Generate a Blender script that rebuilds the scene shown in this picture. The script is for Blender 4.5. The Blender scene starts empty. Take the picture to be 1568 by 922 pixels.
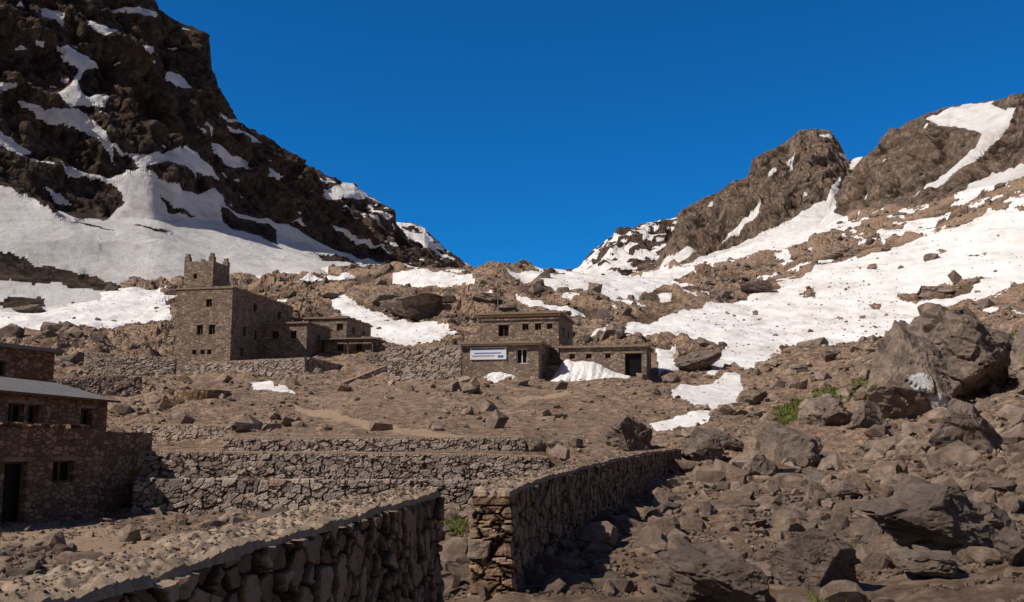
import bpy, bmesh, math, numpy as np, time
from mathutils import Vector, Matrix
T0=time.time()
rng=np.random.default_rng(7)
scene=bpy.context.scene
F=1524.0; TH=math.radians(8.2); CT,ST=math.cos(TH),math.sin(TH)
def P(px,py,Y):
    u=(np.asarray(px,float)-784)/F; v=(461-np.asarray(py,float))/F
    s=Y/(CT-v*ST)
    return np.stack(np.broadcast_arrays(u*s, Y+0*s, (ST+v*CT)*s),-1)
def proj(X,Y,Z):
    zc=Y*CT+Z*ST; yc=-Y*ST+Z*CT
    return 784+F*X/zc, 461-F*yc/zc
# ---------------------------------------------------------------- noise
_r=np.random.default_rng(3)
PERM=_r.permutation(256); PERM=np.concatenate([PERM,PERM]).astype(np.int64)
G3=_r.normal(size=(256,3)); G3/=np.linalg.norm(G3,axis=1)[:,None]
GA=_r.uniform(0,2*np.pi,256); G2=np.stack([np.cos(GA),np.sin(GA)],-1)
def fade(t): return t*t*t*(t*(t*6-15)+10)
def n2(x,y):
    xi=np.floor(x).astype(np.int64); yi=np.floor(y).astype(np.int64)
    xf=x-xi; yf=y-yi; u=fade(xf); v=fade(yf)
    def g(dx,dy):
        h=PERM[(PERM[(xi+dx)&255]+yi+dy)&255]
        return G2[h,0]*(xf-dx)+G2[h,1]*(yf-dy)
    a=g(0,0);b=g(1,0);c=g(0,1);d=g(1,1)
    return 1.5*((a+(b-a)*u)*(1-v)+(c+(d-c)*u)*v)
def n3(x,y,z):
    xi=np.floor(x).astype(np.int64); yi=np.floor(y).astype(np.int64); zi=np.floor(z).astype(np.int64)
    xf=x-xi; yf=y-yi; zf=z-zi; u=fade(xf); v=fade(yf); w=fade(zf)
    def g(dx,dy,dz):
        h=PERM[(PERM[(PERM[(xi+dx)&255]+yi+dy)&255]+zi+dz)&255]
        return G3[h,0]*(xf-dx)+G3[h,1]*(yf-dy)+G3[h,2]*(zf-dz)
    def pl(dz):
        a=g(0,0,dz);b=g(1,0,dz);c=g(0,1,dz);d=g(1,1,dz)
        return (a+(b-a)*u)*(1-v)+(c+(d-c)*u)*v
    a=pl(0); b=pl(1)
    return 1.6*(a+(b-a)*w)
def vor3(x,y,z,seed=0,jit=.85):
    xi=np.floor(x).astype(np.int64); yi=np.floor(y).astype(np.int64); zi=np.floor(z).astype(np.int64)
    f1=np.full(x.shape,9.0); f2=np.full(x.shape,9.0); idr=np.zeros(x.shape)
    T=np.random.default_rng(seed+50).uniform(size=(256,4))
    for dx in (-1,0,1):
        for dy in (-1,0,1):
            for dz in (-1,0,1):
                a,b,c=xi+dx,yi+dy,zi+dz; h=PERM[(PERM[(PERM[a&255]+b)&255]+c)&255]; t=T[h]
                d=np.sqrt((a+.5+(t[...,0]-.5)*jit-x)**2+(b+.5+(t[...,1]-.5)*jit-y)**2+(c+.5+(t[...,2]-.5)*jit-z)**2)
                m=d<f1; f2=np.where(m,f1,np.minimum(f2,d)); idr=np.where(m,t[...,3],idr); f1=np.where(m,d,f1)
    return f1,f2,idr
def sstep(a,b,x):
    t=np.clip((x-a)/(b-a),0,1); return t*t*(3-2*t)
def inpoly(px,py,poly):
    m=np.zeros(px.shape,bool); p=np.array(poly,float)
    bb=(px>=p[:,0].min())&(px<=p[:,0].max())&(py>=p[:,1].min())&(py<=p[:,1].max())
    if not bb.any(): return m
    x=px[bb]; y=py[bb]; r=np.zeros(x.shape,bool); n=len(p); j=n-1
    for i in range(n):
        xi,yi=p[i]; xj,yj=p[j]
        if yi!=yj:
            c=((yi>y)!=(yj>y))&(x<(xj-xi)*(y-yi)/(yj-yi)+xi); r^=c
        j=i
    m[bb]=r; return m
# ---------------------------------------------------------------- mesh helper
def link(o,parent=None):
    scene.collection.objects.link(o)
    if parent: o.parent=parent
    return o
def mesh_np(name,V,Q,mat,attrs=None,parent=None,smooth=False):
    me=bpy.data.meshes.new(name); V=np.asarray(V,np.float32); Q=np.asarray(Q,np.int32)
    k=Q.shape[1]
    me.vertices.add(len(V)); me.vertices.foreach_set('co',V.ravel())
    me.loops.add(Q.size); me.loops.foreach_set('vertex_index',Q.ravel())
    me.polygons.add(len(Q)); me.polygons.foreach_set('loop_start',np.arange(0,Q.size,k,dtype=np.int32))
    me.polygons.foreach_set('loop_total',np.full(len(Q),k,np.int32))
    me.polygons.foreach_set('use_smooth',np.full(len(Q),smooth))
    me.update(calc_edges=True); me.validate()
    for a,d in (attrs or {}).items():
        at=me.attributes.new(a,'FLOAT','POINT'); at.data.foreach_set('value',np.asarray(d,np.float32).ravel())
    me.materials.append(mat)
    return link(bpy.data.objects.new(name,me),parent)
def gridq(R,C):
    i=np.arange(R-1)[:,None]*C+np.arange(C-1)[None,:]
    return np.stack([i,i+1,i+C+1,i+C],-1).reshape(-1,4)
def empty(name):
    o=bpy.data.objects.new(name,None); return link(o)
# ---------------------------------------------------------------- materials
class NT:
    def __init__(s,name):
        s.m=bpy.data.materials.new(name); s.m.use_nodes=True; s.t=s.m.node_tree; s.b=s.t.nodes['Principled BSDF']
        s.b.inputs['Roughness'].default_value=0.95; s.b.inputs['Specular IOR Level'].default_value=0.1
    def n(s,ty,**k):
        x=s.t.nodes.new(ty)
        for a,b in k.items(): setattr(x,a,b)
        return x
    def l(s,a,b): s.t.links.new(a,b)
    def val(s,inp,v):
        if isinstance(v,bpy.types.NodeSocket): s.l(v,inp)
        else: inp.default_value=v
    def attr(s,name): return s.n('ShaderNodeAttribute',attribute_name=name).outputs['Fac']
    def pos(s,scale=(1,1,1)):
        g=s.n('ShaderNodeNewGeometry'); v=s.n('ShaderNodeVectorMath',operation='MULTIPLY'); s.l(g.outputs['Position'],v.inputs[0]); v.inputs[1].default_value=scale
        return v.outputs[0]
    def noise(s,vec,scale,detail=6,rough=.6):
        x=s.n('ShaderNodeTexNoise'); s.l(vec,x.inputs['Vector']); x.inputs['Scale'].default_value=scale; x.inputs['Detail'].default_value=detail; x.inputs['Roughness'].default_value=rough
        return x.outputs['Fac']
    def vor(s,vec,scale,feature='F1',out='Distance',rnd=1):
        x=s.n('ShaderNodeTexVoronoi',feature=feature); s.l(vec,x.inputs['Vector']); x.inputs['Scale'].default_value=scale; x.inputs['Randomness'].default_value=rnd
        return x.outputs[out]
    def mr(s,v,a,b,c=0,d=1):
        x=s.n('ShaderNodeMapRange',interpolation_type='SMOOTHSTEP'); s.l(v,x.inputs['Value'])
        for i,q in zip((1,2,3,4),(a,b,c,d)): x.inputs[i].default_value=q
        return x.outputs[0]
    def ma(s,op,a,b=0.0):
        x=s.n('ShaderNodeMath',operation=op); s.val(x.inputs[0],a); s.val(x.inputs[1],b); return x.outputs[0]
    def mix(s,f,a,b,bt='MIX'):
        x=s.n('ShaderNodeMix',data_type='RGBA',blend_type=bt); s.val(x.inputs[0],f)
        for i,c in ((6,a),(7,b)):
            if isinstance(c,tuple): x.inputs[i].default_value=(*c,1)
            else: s.l(c,x.inputs[i])
        return x.outputs[2]
    def ramp(s,f,stops):
        x=s.n('ShaderNodeValToRGB'); e=x.color_ramp.elements
        while len(e)<len(stops): e.new(.5)
        for q,(p,c) in zip(e,stops): q.position=p; q.color=(*c,1)
        s.l(f,x.inputs[0]); return x.outputs[0]
    def bump(s,h,strength,dist,prev=None):
        x=s.n('ShaderNodeBump'); x.inputs['Strength'].default_value=strength; x.inputs['Distance'].default_value=dist; s.l(h,x.inputs['Height'])
        if prev is not None: s.l(prev,x.inputs['Normal'])
        return x.outputs[0]
    def done(s,col,nrm=None,rough=None):
        if isinstance(col,tuple): s.b.inputs['Base Color'].default_value=(*col,1)
        else: s.l(col,s.b.inputs['Base Color'])
        if nrm is not None: s.l(nrm,s.b.inputs['Normal'])
        if rough is not None: s.val(s.b.inputs['Roughness'],rough)
        return s.m
def terrain_mat(name,c_dark,c_mid,c_light,scale_big,fine,bumpd,rust=(.30,.17,.10)):
    m=NT(name); p=m.pos()
    big=m.noise(p,scale_big,8,.65); mid=m.noise(p,fine,12,.82); rus=m.noise(p,scale_big*2.3,6,.6)
    peb=m.vor(p,fine*4,'F1','Color'); sep=m.n('ShaderNodeSeparateColor'); m.l(peb,sep.inputs[0])
    a=m.ramp(big,[(.32,c_dark),(.5,c_mid),(.68,c_light)])
    b=m.ramp(mid,[(.38,tuple(x*.25 for x in c_mid)),(.5,c_mid),(.62,tuple(min(1,x*1.7) for x in c_light))])
    col=m.mix(.68,a,b)
    col=m.mix(m.mr(rus,.5,.72,0,.5),col,rust)
    col=m.mix(m.ma('MULTIPLY',sep.outputs[0],.3),col,tuple(x*.4 for x in c_dark))
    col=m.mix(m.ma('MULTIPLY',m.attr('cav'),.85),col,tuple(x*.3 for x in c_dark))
    path=m.attr('path'); col=m.mix(m.ma('MULTIPLY',path,.8),col,(.42,.30,.20))
    grs=m.ma('MULTIPLY',m.attr('grass'),m.mr(mid,.40,.56)); col=m.mix(grs,col,(.105,.12,.035))
    wet=m.attr('wet'); col=m.mix(m.ma('MULTIPLY',wet,.6),col,(.19,.175,.17))
    s=m.ma('ADD',m.attr('snow'),m.ma('MULTIPLY',m.ma('SUBTRACT',mid,.5),1.1))
    sf=m.mr(s,.45,.55)
    dirt=m.noise(m.pos((1,.35,1)),scale_big*4,10,.75)
    sn=m.ramp(dirt,[(.32,(.50,.455,.42)),(.48,(.69,.67,.655)),(.65,(.79,.78,.785))])
    col=m.mix(sf,col,sn)
    bs=m.mix(sf,m.ramp(mid,[(0,(0,0,0)),(1,(1,1,1))]),m.ramp(mid,[(0,(.33,.33,.33)),(1,(.69,.69,.69))]))
    nr=m.bump(bs,1.0,bumpd)
    return m.done(col,nr)
M_GROUND=terrain_mat('rocky_soil',(.165,.112,.08),(.255,.177,.126),(.36,.258,.185),.05,1.6,.2,(.31,.19,.125))
M_MTD=terrain_mat('dark_cliff',(.055,.04,.033),(.10,.071,.054),(.18,.128,.093),.03,.25,3.4,(.18,.095,.055))
M_MTR=terrain_mat('brown_cliff',(.13,.094,.074),(.25,.185,.143),(.40,.305,.235),.03,.22,4.5,(.36,.225,.145))
def rock_mat(name,dark,mid,light,sc,paint=None):
    m=NT(name); p=m.pos(); t=m.attr('tint')
    a=m.noise(p,sc,12,.78); b=m.noise(p,sc*.25,4,.6)
    col=m.ramp(a,[(.36,dark),(.5,mid),(.64,light)])
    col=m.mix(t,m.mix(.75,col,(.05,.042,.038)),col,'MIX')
    col=m.mix(m.mr(b,.5,.7,0,.4),col,light)
    fn=m.noise(p,sc*7,8,.8)
    col=m.mix(m.mr(fn,.5,.64,0,.5),col,dark)
    if paint is not None:
        g=m.n('ShaderNodeNewGeometry')
        for q,r in paint:
            d=m.n('ShaderNodeVectorMath',operation='DISTANCE'); m.l(g.outputs['Position'],d.inputs[0]); d.inputs[1].default_value=q
            f=m.ma('MULTIPLY',m.mr(m.ma('ADD',d.outputs['Value'],m.ma('MULTIPLY',m.noise(p,4,6,.85),r*3)),r*2.4,r*2.6,1,0),.75)
            col=m.mix(f,col,(.60,.62,.66))
    n=m.bump(m.ma('ADD',a,m.ma('MULTIPLY',fn,.5)),1.0,.17 if sc>1 else .5)
    return m.done(col,n)
RC=((.095,.074,.061),(.20,.155,.127),(.33,.26,.21))
M_ROCK=rock_mat('boulder_stone',*RC,1.2)
M_SCREE=rock_mat('scree_stone',(.18,.128,.096),(.34,.248,.19),(.52,.405,.32),2.5)
def wall_mat(name,stops,gap,cap):
    m=NT(name); p=m.pos(); c=m.attr('cell'); g=m.attr('gap'); k=m.attr('cap')
    col=m.ramp(c,stops); nz=m.noise(p,9,8,.7); big=m.noise(p,.8,4,.6)
    col=m.mix(.5,col,m.ramp(nz,[(.3,(.25,.25,.25)),(.7,(1.0,.95,.9))]),'MULTIPLY')
    col=m.mix(m.mr(big,.45,.7,0,.3),col,stops[2][1])
    col=m.mix(m.mr(g,.02,.14,1,0),col,gap)
    pb=m.vor(p,22,'F1','Color'); sep=m.n('ShaderNodeSeparateColor'); m.l(pb,sep.inputs[0])
    cc=m.mix(m.ma('MULTIPLY',sep.outputs[0],.6),m.ramp(m.noise(p,5,10,.8),[(.32,tuple(x*.4 for x in cap)),(.62,cap)]),tuple(x*.5 for x in cap))
    col=m.mix(k,col,cc)
    return m.done(col,m.bump(m.ma('ADD',nz,m.ma('MULTIPLY',sep.outputs[1],.4)),.9,.03))
M_DWALL=wall_mat('dry_stone_brown',[(0,(.15,.093,.062)),(.4,(.29,.188,.125)),(.8,(.41,.285,.195)),(1,(.23,.185,.15))],(.035,.023,.016),(.42,.32,.235))
M_TWALL=wall_mat('dry_stone_grey',[(0,(.21,.178,.157)),(.4,(.37,.31,.27)),(.8,(.50,.425,.365)),(1,(.37,.265,.20))],(.06,.045,.036),(.37,.285,.215))
def bstone(name,sc,c1,c2,c3,mort):
    m=NT(name); p=m.pos((1,1,1.7)); v=m.vor(p,sc,'F1','Color',.9); sep=m.n('ShaderNodeSeparateColor'); m.l(v,sep.inputs[0])
    e=m.vor(p,sc,'DISTANCE_TO_EDGE','Distance',.9); col=m.ramp(sep.outputs[0],[(0,c1),(.5,c2),(1,c3)])
    nz=m.noise(m.pos(),1.2,8,.7); col=m.mix(.6,col,m.ramp(nz,[(.3,(.45,.42,.4)),(.7,(1.15,1.1,1.05))]),'MULTIPLY')
    ee=m.mr(e,.02,.10); col=m.mix(ee,mort,col)
    return m.done(col,m.bump(m.ma('ADD',ee,m.ma('MULTIPLY',nz,.5)),.8,.07))
M_B1=bstone('rubble_masonry',2.6,(.15,.115,.093),(.27,.21,.17),(.40,.315,.255),(.18,.14,.112))
M_B2=bstone('rubble_masonry_brown',2.8,(.14,.087,.057),(.27,.173,.115),(.38,.26,.178),(.13,.088,.062))
def simple(name,c,r=.9,ns=3.0,amt=.5):
    m=NT(name); p=m.pos(); q=m.noise(p,ns,6,.7)
    return m.done(m.ramp(q,[(.3,tuple(x*(1-amt) for x in c)),(.7,c)]),None,r)
M_ROOF=simple('earth_roof',(.31,.235,.175)); M_DARK=simple('dark_opening',(.012,.011,.012),.4)
M_WHITE=simple('white_paint',(.7,.7,.7),.6,3,.15); M_WOOD=simple('old_wood',(.16,.10,.06)); M_METAL=simple('grey_metal',(.24,.225,.22),.7,2,.45)
M_BLUE=simple('blue_print',(.05,.13,.4),.6,3,.1); M_SNOW=simple('snow_bank_mat',(.78,.765,.755),.85,1.6,.3)
M_GRASS=simple('grass_green',(.16,.185,.045),.9,4,.6)
# ---------------------------------------------------------------- snow layout
SNOW=[
[(80,65),(110,75),(160,100),(130,108),(120,125),(135,150),(170,145),(160,167),(110,162),(85,140),(115,128),(118,105),(95,90)],
[(30,150),(70,165),(110,165),(140,185),(165,215),(215,235),(250,235),(290,222),(330,260),(337,275),(300,262),(260,250),(225,252),(240,275),(300,300),(330,288),(345,320),(380,330),(440,345),(460,335),(500,370),(560,390),(610,405),(520,410),(440,427),(360,432),(200,432),(60,405),(0,385),(-300,340),(-300,250),(0,285),(40,300),(80,322),(120,335),(160,337),(192,310),(180,285),(150,270),(110,272),(90,250),(130,262),(175,265),(200,255),(150,220),(110,195),(70,180),(35,160)],
[(55,10),(95,15),(100,35),(65,25)],[(255,110),(275,112),(300,135),(280,137),(255,125)],[(195,10),(240,15),(240,27),(200,20)],[(140,30),(178,45),(165,57),(140,42)],
[(0,125),(30,128),(0,140),(-90,130)],[(0,205),(50,235),(30,242),(0,222),(-60,200)],[(318,218),(345,228),(385,260),(350,252)],[(345,193),(375,203),(400,218),(370,217)],[(395,256),(440,268),(425,277),(400,270)],[(325,175),(372,190),(350,189)],
[(60,285),(90,295),(110,310),(80,305)],[(150,8),(200,12),(190,18)],[(225,178),(255,185),(250,192)],[(210,65),(245,75),(235,82)],[(300,195),(320,200),(315,206)],
[(500,290),(530,278),(565,290),(560,305),(530,302),(510,307)],[(620,345),(650,355),(680,388),(655,380),(635,365)],[(505,345),(540,360),(590,383),(630,402),(560,390),(520,378)],[(560,310),(600,330),(590,335)],[(520,320),(560,335),(545,337)],
[(-300,400),(0,430),(80,430),(150,442),(250,450),(265,490),(180,500),(90,505),(0,514),(-300,520)],
[(508,458),(545,463),(600,487),(660,497),(705,510),(670,527),(620,540),(580,527),(540,505),(515,480)],
[(600,422),(640,415),(725,425),(728,440),(680,443),(640,437),(600,432)],[(770,425),(850,415),(940,416),(970,425),(1060,418),(1085,425),(1010,440),(960,460),(920,455),(870,445),(800,432)],[(780,455),(880,468),(900,475),(830,472)],
[(900,518),(980,495),(1050,475),(1120,463),(1200,440),(1270,405),(1330,395),(1400,370),(1480,345),(1568,300),(1900,200),(1900,380),(1568,440),(1500,460),(1430,482),(1380,514),(1260,527),(1225,525),(1190,545),(1150,567),(1080,577),(1100,555),(1112,530),(1050,520),(980,517)],
[(1024,602),(1080,586),(1132,575),(1140,600),(1115,634),(1090,628),(1030,614)],[(995,647),(1060,633),(1110,628),(1083,649),(1008,660)],
[(1420,185),(1440,168),(1510,158),(1558,170),(1542,195),(1520,217),(1490,245),(1440,282),(1395,302),(1430,275),(1460,250),(1490,225),(1500,205),(1450,195)],
[(1285,232),(1322,236),(1303,260)],[(1290,270),(1275,325),(1318,345),(1280,362),(1200,387),(1130,402),(1060,417),(1005,417),(1060,400),(1130,370),(1180,350),(1220,330),(1237,308),(1260,305),(1285,272)],
[(1005,412),(1055,375),(1067,383),(1032,412)],[(1105,365),(1168,308),(1160,328),(1130,355)],[(1200,245),(1215,235),(1210,262)],[(1340,360),(1420,335),(1470,320),(1420,345),(1350,372)],[(1450,300),(1568,250),(1568,262),(1470,312)],
[(598,580),(640,569),(690,566),(688,578),(640,583)],[(383,590),(440,588),(455,602),(390,602)],[(270,783),(450,785),(450,794),(280,792)],[(1003,535),(1035,535),(1040,568),(1008,572)],
[(742,572),(795,568),(797,585),(745,586)],[(832,562),(968,560),(970,578),(838,582)],
]
ROCKIN=[[(335,318),(420,350),(430,372),(380,357),(340,337)],[(195,340),(260,352),(250,356)],[(1220,450),(1245,445),(1250,456),(1225,460)],[(1370,455),(1450,438),(1520,432),(1440,462),(1400,468)],[(0,460),(60,452),(65,468),(10,474)],[(1480,395),(1520,390),(1510,400)],[(1310,415),(1340,410),(1330,418)],[(640,378),(700,385),(660,390)],[(1075,425),(1110,418),(1130,430),(1090,440)],
[(430,338),(480,345),(560,375),(625,398),(600,403),(540,394),(490,374)],[(240,300),(262,314),(300,332),(262,326)],[(60,322),(130,345),(180,352),(110,338)],[(170,225),(200,232),(225,262),(190,250)],[(300,272),(345,300),(330,285),(318,270)],[(470,385),(520,395),(560,405),(500,400)],[(1320,470),(1350,466),(1345,474)],[(1430,385),(1450,383),(1440,390)],[(1540,320),(1568,312),(1568,326)]]
PATH=[[(448,618),(470,622),(540,640),(620,655),(720,668),(690,674),(600,660),(520,648),(460,632)],[(780,612),(870,598),(875,603),(800,620)],[(0,800),(150,805),(250,830),(200,870),(100,890),(0,880)]]
GRASS=[[(1165,642),(1210,622),(1250,603),(1350,578),(1362,600),(1300,617),(1225,642),(1180,657)],[(645,792),(720,785),(725,815),(690,830),(648,838)],[(1230,915),(1310,900),(1320,922),(1240,930)],[(1535,512),(1600,508),(1600,532),(1545,532)]]
WET=[[(1175,790),(1215,740),(1255,718),(1262,732),(1235,760),(1225,800),(1170,822)]]
def layout(px,py,X,Y,Z,amp=7):
    s=np.maximum(Y,8)/60
    wx=n3(X/s/2.3+5,Y/s/4,Z/s/2.3)*amp+n3(X/s/.7,Y/s/1.2,Z/s/.7)*amp*.6
    wy=n3(X/s/2.3,Y/s/4+9,Z/s/2.3+7)*amp*.7+n3(X/s/.7+3,Y/s/1.2,Z/s/.7+2)*amp*.5
    qx,qy=px+wx,py+wy
    def u(L):
        m=np.zeros(px.shape,bool)
        for p in L: m|=inpoly(qx,qy,p)
        return m
    snow=u(SNOW)&~u(ROCKIN)
    return snow,u(PATH),u(GRASS),u(WET)
def blur(a,n,k=2):
    a=a.astype(float)
    for _ in range(n): a=(a+np.roll(a,k,0)+np.roll(a,-k,0)+np.roll(a,k,1)+np.roll(a,-k,1))/5
    return a
# ---------------------------------------------------------------- terrain sheet
PXC=np.arange(-700,2270,2.2)
TL=[ # (Y, {px:py})
(3,None),
(12,{-700:1010,0:962,400:945,750:915,1050:905,1300:893,1568:862,2300:760}),
(20,{-700:900,0:872,400:866,650:850,800:826,950:812,1200:812,1400:800,1568:772,2300:650}),
(30,{-700:830,0:825,400:818,650:812,800:780,950:768,1200:755,1400:738,1568:705,2300:570}),
(41.9,{-700:800,0:797,215:793,600:789,730:786,790:765,850:745,1000:725,1200:715,1400:680,1568:640,2300:520}),
(42.05,{-700:800,0:795,208:790,214:738,720:738,790:736,860:742,1000:724,1200:714,1400:679,1568:639,2300:519}),
(44.5,{-700:785,0:780,208:775,214:736,720:736,790:734,860:720,1000:712,1200:702,1400:668,1568:630,2300:505}),
(44.7,{-700:775,0:770,208:765,214:693,720:692,830:692,870:715,1000:711,1200:701,1400:667,1568:629,2300:504}),
(48.1,{-700:755,0:750,208:745,214:691,720:691,830:691,870:700,1000:700,1200:688,1400:655,1568:620,2300:480}),
(48.3,{-700:750,0:745,205:740,214:690,345:690,352:672,800:670,840:692,1000:699,1200:687,1400:654,1568:619,2300:479}),
(60,{-700:690,0:680,200:660,360:648,600:645,800:645,1000:660,1200:645,1400:625,1568:592,2300:430}),
(80,{-700:640,0:620,200:612,400:600,500:598,600:592,800:590,950:592,1100:606,1200:600,1400:585,1568:555,2300:370}),
(92,{-700:600,0:595,200:590,400:584,500:580,600:577,800:577,1000:567,1100:582,1200:572,1400:562,1568:530,2300:340}),
(120,{-700:570,0:565,200:562,400:552,600:545,800:560,1000:542,1200:542,1400:522,1568:496,2300:290}),
(160,{-700:500,0:512,200:512,400:508,600:515,700:508,800:498,1000:498,1200:503,1400:485,1568:450,2300:240}),
(230,{-700:430,0:440,200:440,380:437,500:425,600:417,700:411,850:412,950:428,1050:438,1100:448,1200:438,1400:395,1568:335,2300:150}),
(330,{-700:430,0:430,200:430,400:420,500:415,600:422,700:426,850:428,950:432,1050:414,1200:388,1400:352,1568:285,2300:100}),
(480,{-700:430,0:430,400:420,600:425,850:438,950:430,1000:420,1100:395,1200:362,1300:335,1400:312,1568:240,2300:80}),
(900,{-700:445,0:445,1568:445,2300:445}),
(4000,{-700:600,2300:600}),
]
rows=[]
def lineP(L):
    Y,d=L
    if d is None:
        u=(PXC-784)/F; return np.stack([u*Y,np.full_like(u,Y),np.full_like(u,-1.8)],-1)
    k=sorted(d); py=np.interp(PXC,k,[d[q] for q in k])
    if Y>50 or Y<41:
        w=np.hanning(41); w/=w.sum(); py=np.convolve(np.pad(py,20,'edge'),w,'valid')
    return P(PXC,py,Y)
LP=[lineP(L) for L in TL]
NR=[30,90,90,96,3,8,4,6,4,30,46,30,38,64,84,64,54,16,12]
for i in range(len(LP)-1):
    ya,yb=TL[i][0],TL[i+1][0]; n=NR[i]
    for j in range(n):
        t=j/n; Yt=1/((1-t)/ya+t/yb); tau=(Yt-ya)/(yb-ya); rows.append(LP[i]*(1-tau)+LP[i+1]*tau)
rows.append(LP[-1]); V=np.array(rows); R,C=V.shape[:2]
X,Y,Z=V[...,0],V[...,1].copy(),V[...,2]
px,py=proj(X,Y,Z)
snow,path,grass,wet=layout(px,py,X,Y,Z,6)
hf=n2(X/9+40,Y/22)+.6*n2(X/3,Y/7+11)
zone=(Y>125)&(py<500)&(py>400)
snow|=zone&(hf>.6)
snow|=(Y>200)&(px>1100)&(hf>.42)&(py<440)
def rel_noise(X,Y,k,lo=.045,hi=.16):
    pix=Y/F; d=np.zeros_like(X); lam=.05
    while lam<60:
        w=sstep(1.6,3.5,lam/pix)*(1-sstep(lo,hi,lam/Y))
        if w.max()>0: d+=n2(X/lam+lam*7.3,Y/lam+lam*3.1)*lam*w*(k if lam>.4 else k*.75)
        lam*=1.9
    return d
hillw=sstep(330,420,px)*(1-sstep(930,1040,px))*(1-sstep(80,96,Y))*(Y>49)
terrw=sstep(195,210,px)*(1-sstep(820,880,px))*((Y>41)&(Y<50))
rough=.12-.08*blur(path|wet,3)
rough=rough*(1-.85*terrw)*(1-.55*hillw)
rough=rough+.03*sstep(100,140,Y)
sb=blur(snow,5)
rough=rough*(1-.62*sb)
rn=rel_noise(X,Y,1.0); dz=rn*rough
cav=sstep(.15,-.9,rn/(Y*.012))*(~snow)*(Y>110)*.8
m=(Y[:,0]>105)&(Y[:,0]<900); Xm,Ym=X[m],Y[m]
bz=np.zeros_like(Xm)
for lam,sd,kk in ((9,1,.14),(3.2,2,.32),(1.5,3,.4)):
    w1=n2(Xm/lam*.9,Ym/lam*.9+sd)*.35
    f1,f2,idr=vor3(Xm/lam+w1,Ym/(lam*1.8)+w1,Xm*0+.5,sd)
    bz+=(idr-.4)*lam*kk*sstep(0,.12,f2-f1)
patch=sstep(-.15,.3,n2(Xm/34+5,Ym/50))*.8+.2
Zm=np.zeros_like(Z); Zm[m]=bz*patch*(1-.95*sb[m])*sstep(105,135,Ym)
Z2=Z+dz+Zm+sb*Y*.0012
V[...,2]=Z2
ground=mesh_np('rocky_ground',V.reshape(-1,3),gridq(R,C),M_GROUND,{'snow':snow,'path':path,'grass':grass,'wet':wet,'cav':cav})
print('terrain',R,C,time.time()-T0)
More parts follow.
